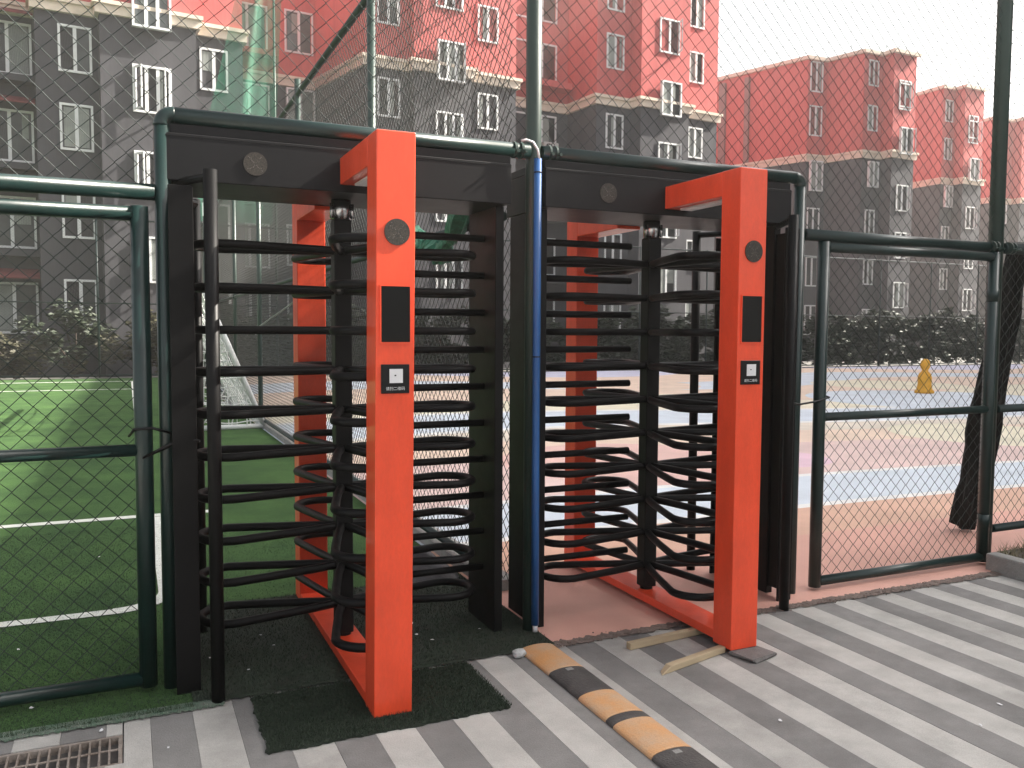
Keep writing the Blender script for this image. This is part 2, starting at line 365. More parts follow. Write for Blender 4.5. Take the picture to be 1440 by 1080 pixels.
# planter bed at the right
pl = empty('planter_bed', (5.2, 0, 0)); tag(pl, 'raised planter bed with concrete kerb and dry grass by the right fence', 'planter')
for y0 in (3.0, 2.2, 1.4, .6, -.2, -1.0):
    box('kerb_stone', -.08, .02, y0, y0+.79 if y0 < 3 else 3.79, -.09, .115, CONC, pl, .012)
sheet('soil', .022, 6, -2, 3.86, .085, SOIL, pl)
def blades(name, pts, mt, parent, h=(.02, .035), w=.003, lean=.5):
    vs, fs = [], []
    for (x, y, z) in pts:
        a = random.random()*6.283; hh = random.uniform(*h); ww = w*random.uniform(.7, 1.3)
        dx, dy = math.cos(a)*ww, math.sin(a)*ww; b = random.random()*6.283; l = hh*random.random()*lean
        i = len(vs); vs += [(x-dx, y-dy, z), (x+dx, y+dy, z), (x+math.cos(b)*l, y+math.sin(b)*l, z+hh)]; fs.append((i, i+1, i+2))
    me = bpy.data.meshes.new(name); me.from_pydata(vs, [], fs); o = link(name, me, mt, parent); o['kind'] = 'stuff'; return o
blades('dry_grass', [(random.uniform(.03, 1.6), random.uniform(1.5, 3.85), .08) for _ in range(9000)], DRYG, pl, (.03, .10), .003, 1.3)
# turf fibres near the camera
P = [(random.uniform(-1.3, 0.22), EDGE_Y - .05 + random.random()**1.3*3.6, .009) for _ in range(60000)]
P += [(random.uniform(.22, 1.9), random.uniform(4.98, 7.0), .009) for _ in range(14000)]
o = blades('turf_fibres', P, BLADE, None, (.005, .012), .0015, .9); tag(o, 'short green plastic fibres of the playing field', 'artificial turf', kind='stuff')
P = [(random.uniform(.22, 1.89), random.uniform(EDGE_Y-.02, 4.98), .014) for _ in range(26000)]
o = blades('shade_toned_fibres', P, BLADED, None, (.008, .018), .0018, .9); tag(o, 'turf fibres under the left turnstile, coloured dark for its shade', 'artificial turf', kind='stuff')

# ------------------------------------------------------------------ buildings
win_cache = {}
def win_meshes(w, h, cols):
    key = (w, h, cols)
    if key in win_cache: return win_cache[key]
    t = .075; bm = bmesh.new()          # local: x along wall, y outwards = -y, z up, centred
    y0, y1 = -.06, .10
    add_box(bm, -w/2, w/2, y0, y1, -h/2, -h/2+t); add_box(bm, -w/2, w/2, y0, y1, h/2-t, h/2)
    add_box(bm, -w/2, -w/2+t, y0, y1, -h/2+t, h/2-t); add_box(bm, w/2-t, w/2, y0, y1, -h/2+t, h/2-t)
    pw = (w-2*t)/cols
    for i in range(1, cols):
        x = -w/2+t+pw*i; add_box(bm, x-.055, x+.055, y0+.015, y1, -h/2+t, h/2-t)
    fr = bm_mesh(bm, 'window_frame')
    gw = pw - .06
    bm = bmesh.new(); add_box(bm, -gw/2, gw/2, .0, .02, -h/2+t, h/2-t); pane = bm_mesh(bm, 'pane')
    # outward-opened sash: hinge at x=0, extends +x, with glass
    bm = bmesh.new(); s = .06
    add_box(bm, 0, pw, -.02, .02, -h/2+t, -h/2+t+s); add_box(bm, 0, pw, -.02, .02, h/2-t-s, h/2-t)
    add_box(bm, 0, s, -.02, .02, -h/2+t+s, h/2-t-s); add_box(bm, pw-s, pw, -.02, .02, -h/2+t+s, h/2-t-s)
    sash = bm_mesh(bm, 'sash')
    bm = bmesh.new(); add_box(bm, s, pw-s, -.006, .006, -h/2+t+s, h/2-t-s); spane = bm_mesh(bm, 'sash_pane')
    # dark reveal behind
    win_cache[key] = (fr, pane, sash, pw, t, spane); return win_cache[key]
pane_me = {}; CURT = {}
CURTAIN = mat('faded_curtain', (0.34, 0.36, 0.34), 0.85, col2=(0.22, 0.24, 0.23), vscale=1.3)
def with_mat(me, mt):
    k = (me.name, mt.name)
    if k not in pane_me:
        c = me.copy(); c.materials.clear(); c.materials.append(mt); pane_me[k] = c
    return pane_me[k]
def window(parent, pos, rz, w=1.0, h=1.5, cols=2, open_sash=None, glass=None):
    fr, pane, sash, pw, t, spane = win_meshes(w, h, cols)
    f = link('window', fr, WFRAME, parent, pos, (0, 0, rz))
    for i in range(cols):
        x = -w/2+t+pw*(i+.5)
        gl = glass or random.choice((PANE, PANE, PANEL_C, PANED))
        if open_sash and i in open_sash:
            gl = PANED
            hinge = x-pw/2 if i < cols/2 else x+pw/2
            ang = R(random.uniform(-75, -55)) if i < cols/2 else R(180+random.uniform(55, 75))
            sa = link('sash', sash, WFRAME, f, (hinge, -.07, 0), (0, 0, ang))
        link('pane', with_mat(pane, gl), None, f, (x, 0, 0))
        if random.random() < .38:
            cw = pw*random.choice((.3, .45, .8)); ch = h*random.choice((.45, .84, .84))
            key = (round(cw, 2), round(ch, 2))
            if key not in CURT:
                bm = bmesh.new(); n_ = 7
                for q in range(n_): add_box(bm, -cw/2+cw*q/n_, -cw/2+cw*(q+.93)/n_, -.016-.004*(q % 2), -.004, -ch/2, ch/2)
                CURT[key] = bm_mesh(bm, 'curtain'); CURT[key].materials.append(CURTAIN)
            link('curtain', CURT[key], None, f, (x+random.choice((-1, 1))*(pw*.86-cw)/2*.8, 0, (h*.84-ch)/2))
    return f
BUILD = []
def building(name, label, pts, z_split=12.2, top=18.6, windows=(), group='coral and grey apartment blocks behind the court', base=-.1):
    """pts: world footprint, listed so that the visible front runs left to right; closed polygon."""
    ox, oy = pts[0]
    root = empty(name, (ox, oy, 0)); tag(root, label, 'apartment block', group)
    P = [Vector((x-ox, y-oy)) for x, y in pts]; N = len(P)
    def prism(nm, z0, z1, mt, cap):
        bm = bmesh.new()
        lo = [bm.verts.new((p.x, p.y, z0)) for p in P]; hi = [bm.verts.new((p.x, p.y, z1)) for p in P]
        for i in range(N): bm.faces.new((lo[i], lo[(i+1) % N], hi[(i+1) % N], hi[i]))
        if cap: bm.faces.new(hi)
        return link(nm, bm_mesh(bm, nm), mt, root)
    prism('lower_wall', base, z_split, DARKWALL, False)
    prism('upper_wall', z_split, top, REDWALL, True)
    def band(nm, z0, z1, out, mt, edges):
        bm = bmesh.new()
        # offset polygon outward (right of travel direction)
        off = []
        for i in range(N):
            d0 = (P[i]-P[i-1]).normalized(); d1 = (P[(i+1) % N]-P[i]).normalized()
            n0 = Vector((d0.y, -d0.x)); n1 = Vector((d1.y, -d1.x))
            b = n0+n1
            b = b/(max(.3, b.dot(n0))) if b.length > 1e-4 else n0
            off.append(P[i]+b*out)
        for i in range(N):
            if i not in edges: continue
            j = (i+1) % N
            q = [bm.verts.new((v.x, v.y, z)) for z in (z0, z1) for v in (P[i], P[j], off[j], off[i])]
            for f in ((3, 2, 6, 7), (0, 3, 2, 1), (4, 5, 6, 7)): bm.faces.new([q[k] for k in f])
        bmesh.ops.remove_doubles(bm, verts=bm.verts[:], dist=.001)
        return link(nm, bm_mesh(bm, nm), mt, root)
    allE = set(range(N-2))
    band('string_course', z_split-.16, z_split+.14, .14, CREAM, allE)
    band('string_course', z_split+.14, z_split+.27, .22, CREAM, allE)
    band('roof_cornice', top-.05, top+.16, .20, CREAM, allE)
    for (i, d, zs, w, h, cols, opn, gl) in windows:
        a, b = P[i], P[(i+1) % N]; dv = (b-a).normalized(); p = a + dv*d
        rz = math.atan2(dv.y, dv.x)
        for k, z in enumerate(zs):
            op = opn if (opn and (k % 2 == 0 or random.random() < .35)) else None
            q = p + Vector((dv.y, -dv.x))*(.21 if abs(z-z_split) < h/2+.35 else 0)
            window(root, (q.x, q.y, z), rz, w, h, cols, op, gl)
    BUILD.append(root)
    return root, P

AL = math.atan(0.10)
def fp(u, v):      # facade coordinates of the main block -> world
    return (u*math.cos(AL) - v*math.sin(AL), 33.15 + u*math.sin(AL) + v*math.cos(AL))
ZB = [2.45, 5.38, 8.32, 11.25 - .35, 14.55, 17.2]       # bay windows
ZS = [3.95, 6.85, 9.75, 12.55, 15.5]                     # stair windows at half levels
def block(name, label, uL, sec, uR, vback=11.0, recess=2.4, extra=()):
    """sec: list of (u0,u1,v,[(uc,w,h,cols,zs,open)])"""
    pts, wins = [], []
    pts.append(fp(uL, vback))
    for (u0, u1, v, ws) in sec:
        pts.append(fp(u0, v)); idx = len(pts)-1; pts.append(fp(u1, v))
        for (uc, w, h, cols, zs, op, gl) in ws: wins.append((idx, uc-u0, zs, w, h, cols, op, gl))
    pts.append(fp(uR, vback))
    # the last edge and the closing edge carry no mouldings
    return building(name, label, pts, windows=wins)
BAL = [2.25, 5.15, 8.05, 10.95, 14.3, 17.1]
rootA, PA = block('apartment_block', 'grey and coral apartment block filling the top left, with a stair bay of open casements', -14.0, [
    (-14.0, -9.5, 0, [(-11.5, 1.0, 1.5, 2, ZB, None, None)]),
    (-9.5, -6.2, -.6, [(-7.8, 1.25, 1.55, 3, ZS, (0,), None)]),
    (-6.2, -4.9, 0, []),
    (-4.9, -2.60, 1.0, [(-3.72, 2.1, 1.75, 3, BAL, None, None)]),
    (-2.60, -0.71, -.15, [(-1.42, 1.02, 1.55, 2, ZB, None, None)]),
    (-0.71, 2.36, -.75, [(0.90, 1.25, 1.6, 3, ZS, (0, 2), None)]),
    (2.36, 4.09, -.15, [(3.06, .98, 1.5, 2, ZB, None, None)]),
    (4.09, 8.30, 4.6, [(5.35, 1.7, 1.9, 2, BAL, None, PANEL_C), (7.55, 1.25, 1.8, 2, [z+.1 for z in BAL], None, None)]),
    (8.87, 10.79, .0, [(9.85, .98, 1.55, 2, ZB, (1,), None)]),
    (10.79, 13.36, -.45, [(12.35, 1.25, 1.6, 3, ZS, (2,), None)]),
    (13.36, 15.72, -.1, [(14.32, 1.0, 1.5, 2, ZB, None, None)]),
    (15.72, 20.07, 2.4, [(18.2, 2.4, 1.8, 3, BAL, None, None)]),
    (20.07, 22.03, 0, [(21.1, 1.0, 1.6, 2, ZB, None, None)]),
    (22.10, 25.03, -.7, [(23.75, 1.2, 1.6, 2, ZS, (1,), None)]),
    (25.03, 27.39, -.1, [(25.95, .95, 1.5, 2, ZB, None, None)]),
], 27.39)
def world_to_root(root, w): return (w[0]-root.location.x, w[1]-root.location.y)
# awnings and balcony slabs over the recessed windows
def awning(root, u, v, z, w=2.3, d=.9, mt=AWN):
    x, y = fp(u, v); bm = bmesh.new()
    M_ = Matrix.Translation((x-root.location.x, y-root.location.y, z)) @ Matrix.Rotation(AL, 4, 'Z')
    vs = [bm.verts.new(M_ @ Vector(c)) for c in ((-w/2, 0, .32), (w/2, 0, .32), (w/2, -d, 0), (-w/2, -d, 0), (-w/2, 0, .28), (w/2, 0, .28), (w/2, -d, -.05), (-w/2, -d, -.05))]
    for f in ((0, 1, 2, 3), (7, 6, 5, 4), (3, 2, 6, 7), (0, 3, 7, 4), (1, 5, 6, 2)): bm.faces.new([vs[i] for i in f])
    return link('awning', bm_mesh(bm), mt, root)
def slab(root, u, v, z, w, d, mt, h=.22):
    x, y = fp(u, v); bm = bmesh.new()
    M_ = Matrix.Translation((x-root.location.x, y-root.location.y, z)) @ Matrix.Rotation(AL, 4, 'Z')
    add_box(bm, -w/2, w/2, -d, -.003, -h, 0, M_); return link('balcony_slab', bm_mesh(bm), mt, root)
for z in BAL[:5]:
    awning(rootA, -3.72, .99, z+1.02, 2.2, .75)
    slab(rootA, -3.72, .99, z-.95, 2.25, .55, DARKWALL if z < 11 else REDWALL)
    slab(rootA, 18.2, 2.39, z-1.0, 3.2, .8, DARKWALL if z < 10 else REDWALL, .3)
    slab(rootA, 5.35, 4.59, z-1.02, 2.2, .6, DARKWALL if z < 10 else REDWALL)
def ac_unit(u, v, z, label):
    x, y = fp(u, v); root = empty('air_conditioner', (x, y, z), AL); tag(root, label, 'air conditioner', 'air conditioners on the facade')
    bm = bmesh.new(); add_box(bm, -.42, .42, -.32, 0, 0, .58); bmesh.ops.bevel(bm, geom=bm.edges[:], offset=.025, segments=2, affect='EDGES')
    link('casing', bm_mesh(bm), ACW, root)
    bm = bmesh.new(); bmesh.ops.create_circle(bm, cap_ends=True, segments=24, radius=.22, matrix=Matrix.Translation((-.12, -.325, .29)) @ Matrix.Rotation(R(90), 4, 'X'))
    link('fan_grille', bm_mesh(bm), PLASTB, root)
    bm = bmesh.new()
    for k in range(5):
        ang = k*math.pi/5; add_box(bm, -.21, .21, -.008, .008, -.006, .006, Matrix.Translation((-.12, -.335, .29)) @ Matrix.Rotation(ang, 4, 'Y'))
    link('guard', bm_mesh(bm), ACW, root)
ac_unit(18.9, 2.36-.05, BAL[3]-1.0+.9-.895, 'white air conditioner on the ledge under the red balcony right of the tall pole')
ac_unit(18.9, 2.36-.05, BAL[2]-1.0+.005, 'white air conditioner one floor below the other, partly behind the frame rail')

ZF = [2.45, 5.38, 8.32, 11.1, 14.4, 17.0]
def rods(root, P, edges, top):
    bm = bmesh.new(); rnd = random.Random(len(P))
    for i in edges:
        a, b = P[i], P[(i+1) % len(P)]; L = (b-a).length; k = .3
        while k < L:
            p = a.lerp(b, k/L); h = rnd.uniform(.25, .55); add_tube(bm, [(p.x, p.y, top+.1), (p.x+rnd.uniform(-.12, .12), p.y, top+.16+h)], .018, 4); k += rnd.uniform(.5, 1.1)
    link('lightning_rods', bm_mesh(bm), GALV, root)
def block_b():
    pts = [(34.2, 50), (37.5, 40.5), (38.95, 40.45), (39.6, 38.2), (41.1, 38.25), (41.1, 37.4), (43.0, 37.5), (43.6, 50)]
    w = [(1, .62, [z-.1 for z in ZF], .95, 1.8, 2, None, None), (3, .75, [z-.2 for z in ZF], .8, 1.5, 2, None, None), (5, .95, [z-1.55 for z in ZF[1:]]+[15.6], 1.0, 1.55, 2, (1,), None)]
    r_, P = building('apartment_block', 'coral topped apartment block with a long side wall, right of the orange posts', pts, 12.0, 17.9, windows=w)
    rods(r_, P, range(2, 6), 17.9)
    d = (P[1]-P[0]).normalized(); nrm = Vector((d.y, -d.x))
    for k, wd in ((4.2, .45), (6.0, .30)):
        p = P[0]+d*k+nrm*.10; bm = bmesh.new(); add_box(bm, -wd/2, wd/2, -.1, .08, .0, 17.6, Matrix.Translation((p.x, p.y, 0)) @ Matrix.Rotation(math.atan2(d.y, d.x), 4, 'Z'))
        link('downpipe', bm_mesh(bm), mat('pinkish_grey_pipe', (0.30, 0.16, 0.15), .8, var=.2), r_)
block_b()
def block_c(ox, oy, f1, f2, label):
    pts = [(ox-.3, oy+11), (ox, oy), (ox+f1, oy+.05), (ox+f1, oy-.75), (ox+f1+f2, oy-.65), (ox+f1+f2+.4, oy+11)]
    w = [(1, f1*.5, ZF, .8, 1.5, 2, None, None), (3, f2*.45, [z-1.45 for z in ZF[1:]]+[15.9], 1.0, 1.55, 2, (1,), None)]
    r_, P = building('apartment_block', label, pts, 12.1, 18.5, windows=w); rods(r_, P, range(0, 4), 18.5)
block_c(51.84, 42.9, 1.25, 2.0, 'coral and grey apartment block just left of the tall right pole')
block_c(62.8, 47.2, 2.3, 4.2, 'farthest coral and grey apartment block, behind and right of the tall right pole')
# unseen tall block added right of the picture to shade the entrance and field
shade_pts = [(47.0, 27.5), (47.0, -45), (62, -45), (62, 27.5)]
building('apartment_block', 'unseen tall block added right of the court to shade entrance and field', shade_pts, 24.0, 37.45,
         windows=[(0, d, [2.4+2.93*k for k in range(12)], 1.2, 1.5, 2, None, None) for d in (3, 8, 13, 18, 24, 30)], group=None)

# ------------------------------------------------------------------ plants
def leaf_mass(name, pts, mt, parent, s=(.07, .13)):
    vs, fs = [], []
    for (x, y, z) in pts:
        q = Matrix.Rotation(random.random()*6.28, 3, 'Z') @ Matrix.Rotation(random.uniform(-1.2, 1.2), 3, 'X')
        a = random.uniform(*s); b = a*.55; i = len(vs)
        for c in ((-a, 0, 0), (0, -b, .1*a), (a, 0, 0), (0, b, .1*a)):
            v = q @ Vector(c); vs.append((x+v.x, y+v.y, z+v.z))
        fs.append((i, i+1, i+2, i+3))
    me = bpy.data.meshes.new(name); me.from_pydata(vs, [], fs); o = link(name, me, mt, parent); return o
def hedge(x0, x1, y, h, label, n, mt):
    L = x1-x0; root = empty('hedge', (x0, y, 0)); tag(root, label, 'hedge', 'clipped hedges beyond the far fence')
    pts = []; cl = []
    for k in range(int(L*26)):
        x = random.random()*L; top = h*(.93+.07*math.sin(x*1.3+h*9)+.05*math.sin(x*4.3))
        cl.append((x, random.uniform(-.35, .45), random.uniform(.15, top), random.uniform(.18, .42)))
    for _ in range(n):
        c = random.choice(cl); v = Vector((random.gauss(0, 1), random.gauss(0, 1), random.gauss(0, 1))).normalized()*c[3]*random.random()**.35
        pts.append((c[0]+v.x, c[1]+v.y, max(.03, c[2]+v.z)))
    leaf_mass('leaves', pts, mt, root, (.08, .16))
    for k in range(int(L/1.6)):
        xx = .6+k*1.6; tube('stem', [(xx, .1, -.1), (xx+random.uniform(-.1, .1), .1, h*.5), (xx+random.uniform(-.2, .2), .05, h*.85)], [.04, .03, .012], BARK, root, 6)
hedge(2.6, 16.5, 31.2, 2.25, 'dark hedge seen through the turnstile bars behind the far court fence', 22000, LEAFA)
hedge(16.6, 31, 31.3, 2.45, 'dark hedge behind the far fence left of the yellow post', 24000, LEAFA)
hedge(31.1, 52, 31.4, 2.55, 'dark hedge behind the far fence right of the yellow post', 28000, LEAFA)
def shrub(x, y, h, w, label, mt, n, trunk=.4):
    root = empty('shrub', (x, y, 0)); tag(root, label, 'shrub', 'shrubs in front of the left block')
    cl = [(random.gauss(0, w*.33), random.gauss(0, w*.25), random.uniform(trunk, h*.85), random.uniform(.25, .5)*w*.6) for _ in range(14)]
    pts = []
    for _ in range(n):
        c = random.choice(cl); v = Vector((random.gauss(0, 1), random.gauss(0, 1), random.gauss(0, 1))).normalized()*c[3]*random.random()**.4
        pts.append((c[0]+v.x, c[1]+v.y, max(.05, c[2]+v.z)))
    leaf_mass('leaves', pts, mt, root, (.06, .14))
    for c in cl[:6]: tube('stem', [(0, 0, -.1), (c[0]*.4, c[1]*.4, c[2]*.5), (c[0], c[1], c[2])], [.05, .03, .01], BARK, root, 6)
shrub(0.4, 31.0, 2.3, 1.9, 'olive green rounded shrub below the left stair bay', LEAFB, 1800)
shrub(-3.2, 30.9, 1.3, 1.7, 'low yellowish brown shrub at the left edge of the field', LEAFB, 1300, .2)
shrub(-1.5, 31.1, 2.6, 1.8, 'dark leafy shrub under the lowest left casement window', LEAFA, 1800)
shrub(1.9, 31.2, 1.9, 1.4, 'small dark shrub beside the green gate post', LEAFA, 1300)
shrub(-5.2, 31.2, 2.4, 1.9, 'dark shrub just beyond the left picture edge', LEAFA, 1300)

# ------------------------------------------------------------------ chain link
CW, CH = 0.086, 0.085
def chain_panel(name, axis, fixed, s0, s1, z0, z1, parent, mt=WIRE, r=.0023, jitter=.0012):
    """zigzag wires, hooked at the nodes, in the plane axis/z"""
    vs, fs = [], []
    nW = int(round((s1-s0)/(CW/2))); nZ = int(round((z1-z0)/(CH/2)))
    dw = (s1-s0)/nW; dz = (z1-z0)/nZ
    for i in range(nW):
        prev = None
        for k in range(nZ+1):
            right = ((k+i) % 2 == 0)
            s = s0 + (i + (1.02 if right else -.02))*dw; z = z0+k*dz
            o = (r*1.1 if right else -r*1.1)
            s += random.uniform(-jitter, jitter); zz = z + random.uniform(-jitter, jitter)
            b = len(vs)
            for (da, dn) in ((r, 0), (0, r), (-r, 0), (0, -r)):
                if axis == 'x': vs.append((s+da, fixed+o+dn, zz))
                else: vs.append((fixed+o+dn, s+da, zz))
            if prev is not None:
                for q in range(4): fs.append((prev+q, prev+(q+1) % 4, b+(q+1) % 4, b+q))
            prev = b
    me = bpy.data.meshes.new(name); me.from_pydata(vs, [], fs); o = link(name, me, mt, parent); o['kind'] = 'stuff'; return o
def diag_panel(name, axis, fixed, s0, s1, z0, z1, parent, mt=WIREB, r=.0025, w=CW):
    """straight crossed wires for fences farther off"""
    vs, fs = [], []
    H = z1-z0; L = s1-s0; sl = H*(w/CH)
    n = int((L+sl)/w)
    for d in (1, -1):
        for i in range(n+1):
            a = s0 - sl + i*w if d == 1 else s0 + i*w
            A = [a, z0]; B = [a+d*sl, z1]
            # clip to [s0,s1]
            def cl(Pt, Q, lim, hi):
                if (Pt[0] > lim) if hi else (Pt[0] < lim):
                    t = (lim-Pt[0])/(Q[0]-Pt[0]); return [lim, Pt[1]+t*(Q[1]-Pt[1])]
                return Pt
            if max(A[0], B[0]) <= s0 or min(A[0], B[0]) >= s1: continue
            A2 = cl(cl(A, B, s0, False), B, s1, True); B2 = cl(cl(B, A, s0, False), A, s1, True)
            o = .002*d; b = len(vs)
            for Pt in (A2, B2):
                for (da, dn) in ((r, 0), (0, r), (-r, 0), (0, -r)):
                    if axis == 'x': vs.append((Pt[0]+da, fixed+o+dn, Pt[1]))
                    else: vs.append((fixed+o+dn, Pt[0]+da, Pt[1]))
            for q in range(4): fs.append((b+q, b+(q+1) % 4, b+4+(q+1) % 4, b+4+q))
    me = bpy.data.meshes.new(name); me.from_pydata(vs, [], fs); o = link(name, me, mt, parent); o['kind'] = 'stuff'; return o

FY = 3.90
fence = empty('chain_link_fence', (0, 0, 0)); tag(fence, 'tall dark green chain link fence with tube portal over the two turnstiles', 'fence')
FTOP = 4.8
# portal over the turnstiles
for px, sg in ((.150, 1), (3.572, -1)):
    tube('portal_post', [(px, FY, .0), (px, FY, 2.396)], .034, GREEN, fence, 18)
    tube('elbow', [(px, FY, 2.394)]+[(px+sg*.045*(1-math.cos(R(9*i))), FY, 2.396+.045*math.sin(R(9*i))) for i in range(11)]+[(px+sg*.048, FY, 2.441)], .0352, GREEN, fence, 18)
tube('portal_rail', [(.195, FY, 2.441), (1.838, FY+.008, 2.441)], .035, GREEN, fence, 18)
tube('portal_rail', [(1.908, FY+.008, 2.441), (3.527, FY, 2.441)], .035, GREEN, fence, 18)
tube('tall_pole', [(1.873, 3.925, -.05), (1.873, 3.925, FTOP)], .0395, GALV, fence, 20)
tube('tall_pole', [(5.315, 3.95, -.05), (5.315, 3.95, 7.5)], .047, GALV, fence, 20)
tube('tall_pole', [(-2.6, 3.95, -.05), (-2.6, 3.95, FTOP)], .047, GALV, fence, 20)
tube('tall_pole', [(8.9, 3.95, -.05), (8.9, 3.95, FTOP)], .047, GALV, fence, 20)
tube('top_rail', [(-2.6, 3.95, FTOP-.04), (8.9, 3.95, FTOP-.04)], .03, GREEN, fence, 14)
tube('mid_rail', [(-2.56, FY, 2.118), (.117, FY, 2.118)], .034, GREEN, fence, 16)
tube('mid_rail', [(3.605, FY, 2.122), (5.27, FY+.03, 2.122)], .035, GREEN, fence, 16)
tube('mid_rail', [(5.36, FY+.03, 2.122), (8.86, FY+.03, 2.122)], .035, GREEN, fence, 16)
tube('mid_rail', [(5.36, FY+.03, 1.045), (8.86, FY+.03, 1.045)], .027, GREEN, fence, 16)
tube('bottom_rail', [(5.36, FY+.03, .225), (8.86, FY+.03, .225)], .027, GREEN, fence, 16)
for (x, z) in ((1.775, 2.441), (1.965, 2.441), (5.235, 2.122), (5.40, 2.122)):
    bm = bmesh.new()
    for dx in (-.018, .018): add_tube(bm, [(x+dx-.006, FY+.007, z), (x+dx+.006, FY+.007, z)], .0405, 18)
    add_tube(bm, [(x-.022, FY-.035, z-.014), (x-.022, FY-.058, z-.014)], .008, 8)
    add_tube(bm, [(x+.022, FY-.035, z-.014), (x+.022, FY-.058, z-.014)], .008, 8)
    link('pipe_clamp', bm_mesh(bm), GALV, fence, smooth=False)
chain_panel('chain_link', 'x', FY+.035, -2.56, .14, 2.15, FTOP-.05, fence)
chain_panel('chain_link', 'x', FY+.035, .15, 1.84, 2.46, FTOP-.05, fence)
chain_panel('chain_link', 'x', FY+.035, 1.90, 3.58, 2.46, FTOP-.05, fence)
chain_panel('chain_link', 'x', FY+.035, 3.58, 5.28, 2.14, FTOP-.05, fence)
chain_panel('chain_link', 'x', FY+.045, 5.35, 8.86, .23, FTOP-.05, fence)

def gate(x0, x1, z0, z1, zm, label, y=FY-.012, r=.030, rs=.036):
    t = empty('mesh_gate', (0, 0, 0)); tag(t, label, 'gate', 'chain link gates beside the turnstiles')
    tube('stile', [(x0, y, z0-r), (x0, y, z1+r)], rs, GREEN, t, 16); tube('stile', [(x1, y, z0-r), (x1, y, z1+r)], rs, GREEN, t, 16)
    tube('top_bar', [(x0+r*.8, y, z1), (x1-r*.8, y, z1)], r*.98, GREEN, t, 16); tube('bottom_bar', [(x0+r*.8, y, z0), (x1-r*.8, y, z0)], r*.98, GREEN, t, 16)
    tube('middle_bar', [(x0+r*.8, y, zm), (x1-r*.8, y, zm)], r*.85, GREEN, t, 16)
    chain_panel('chain_link', 'x', y+.02, x0+.02, x1-.02, z0+.02, z1-.02, t)
    for z in (z0+.25, z1-.25): tube('hinge', [(x0 if x0 < 0 else x1, y, z-.04), (x0 if x0 < 0 else x1, y, z+.04)], rs*1.07, GREEN, t, 14)
    return t
gate(-1.90, .056, .065, 2.025, 1.045, 'green chain link gate at the left edge, in front of the field')
gate(3.752, 5.222, .055, 2.055, 1.050, 'green chain link gate at the right, in front of the coloured court')
# wire ties holding the gates
def wire_tie(pts, label):
    o = tube('wire_tie', pts, .006, PLASTB, None, 8); tag(o, label, 'wire', 'wires tying the gates shut'); return o
wire_tie([(.00, 3.94, 1.10), (.02, 3.86, 1.135), (.09, 3.845, 1.14), (.16, 3.85, 1.115), (.155, 3.85, 1.06), (.05, 3.855, 1.015), (.12, 3.85, 1.05), (.20, 3.83, 1.09), (.27, 3.78, 1.085)], 'black wire twisted round the left gate and the portal post')
wire_tie([(3.38, 3.73, 1.16), (3.45, 3.76, 1.15), (3.56, 3.845, 1.135), (3.70, 3.845, 1.15), (3.79, 3.85, 1.17), (3.78, 3.93, 1.19)], 'thin wire looped from the right guard post to the right gate')

# divider fence between field and court
dv = empty('divider_fence', (1.96, 4.2, 0)); tag(dv, 'tall chain link fence running back between green field and coloured court', 'fence')
DX = 0.0
for y in (3.15, 6.6, 10.1, 13.5, 17, 20.5, 25):
    tube('post', [(DX, y, -.02), (DX, y, 4.6)], .038, GALV, dv, 14)
tube('top_rail', [(DX, .0, 4.42), (DX, 25, 4.42)], .034, GREEN, dv, 12)
tube('middle_rail', [(DX, .3, 2.2), (DX, 25, 2.2)], .028, GREEN, dv, 12)
tube('bottom_rail', [(DX, .5, .12), (DX, 25, .12)], .026, GREEN, dv, 12)
tube('brace', [(DX-.06, 9.7, 1.6), (DX-.06, 4.0, 2.15)], .014, GALV, dv, 10)
diag_panel('chain_link', 'y', DX+.03, .25, 25, .1, 4.42, dv)
# far fence
ff = empty('far_fence', (0, 29.7, 0)); tag(ff, 'far chain link fence with thin rails closing off field and court', 'fence')
x = -14.0
while x < 52:
    tube('post', [(x, 0, -.1), (x, 0, 5.0)], .035, GREEN, ff, 10); x += 3.3
for z, rr in ((2.35, .022), (4.95, .03), (.1, .025)): tube('rail', [(-14, 0, z), (52, 0, z)], rr, GREEN, ff, 8)
diag_panel('chain_link', 'x', .03, -14, 52, .1, 4.95, ff, WIREB, .0019, .10)
kf = box('far_kerb', -40, 52, 29.45, 29.75, -.09, .03, SLAB); tag(kf, kind='structure')

# green nets
def net_sheet():
    root = empty('shade_net', (0, 29.3, 0)); tag(root, 'translucent green shade net draped high in front of the recessed balconies', 'net')
    nu, nv = 26, 30; vs, fs = [], []
    for j in range(nv+1):
        z = 5.0+9.3*j/nv
        k = j/nv
        xl = 2.15+1.65*max(0, (k-.25)/.75)**.8; xr = 4.45+.45*k
        for i in range(nu+1):
            t = i/nu; x = xl+(xr-xl)*t
            vs.append((x, .09*math.sin(t*9+k*2)+.03*math.sin(t*23+k), z - .25*math.sin(t*math.pi)*(k)))
    for j in range(nv):
        for i in range(nu): a = j*(nu+1)+i; fs.append((a, a+1, a+nu+2, a+nu+1))
    me = bpy.data.meshes.new('cloth'); me.from_pydata(vs, [], fs); link('cloth', me, NETG, root, smooth=True)
    for xx in (4.6,): tube('mast', [(xx, .15, -.1), (xx, .15, 14.4)], .04, GALV, root, 10)
    tube('top_rope', [(3.75, 0, 14.3), (4.5, 0, 14.1), (4.9, 0, 14.3)], .015, GALV, root, 6)
net_sheet()
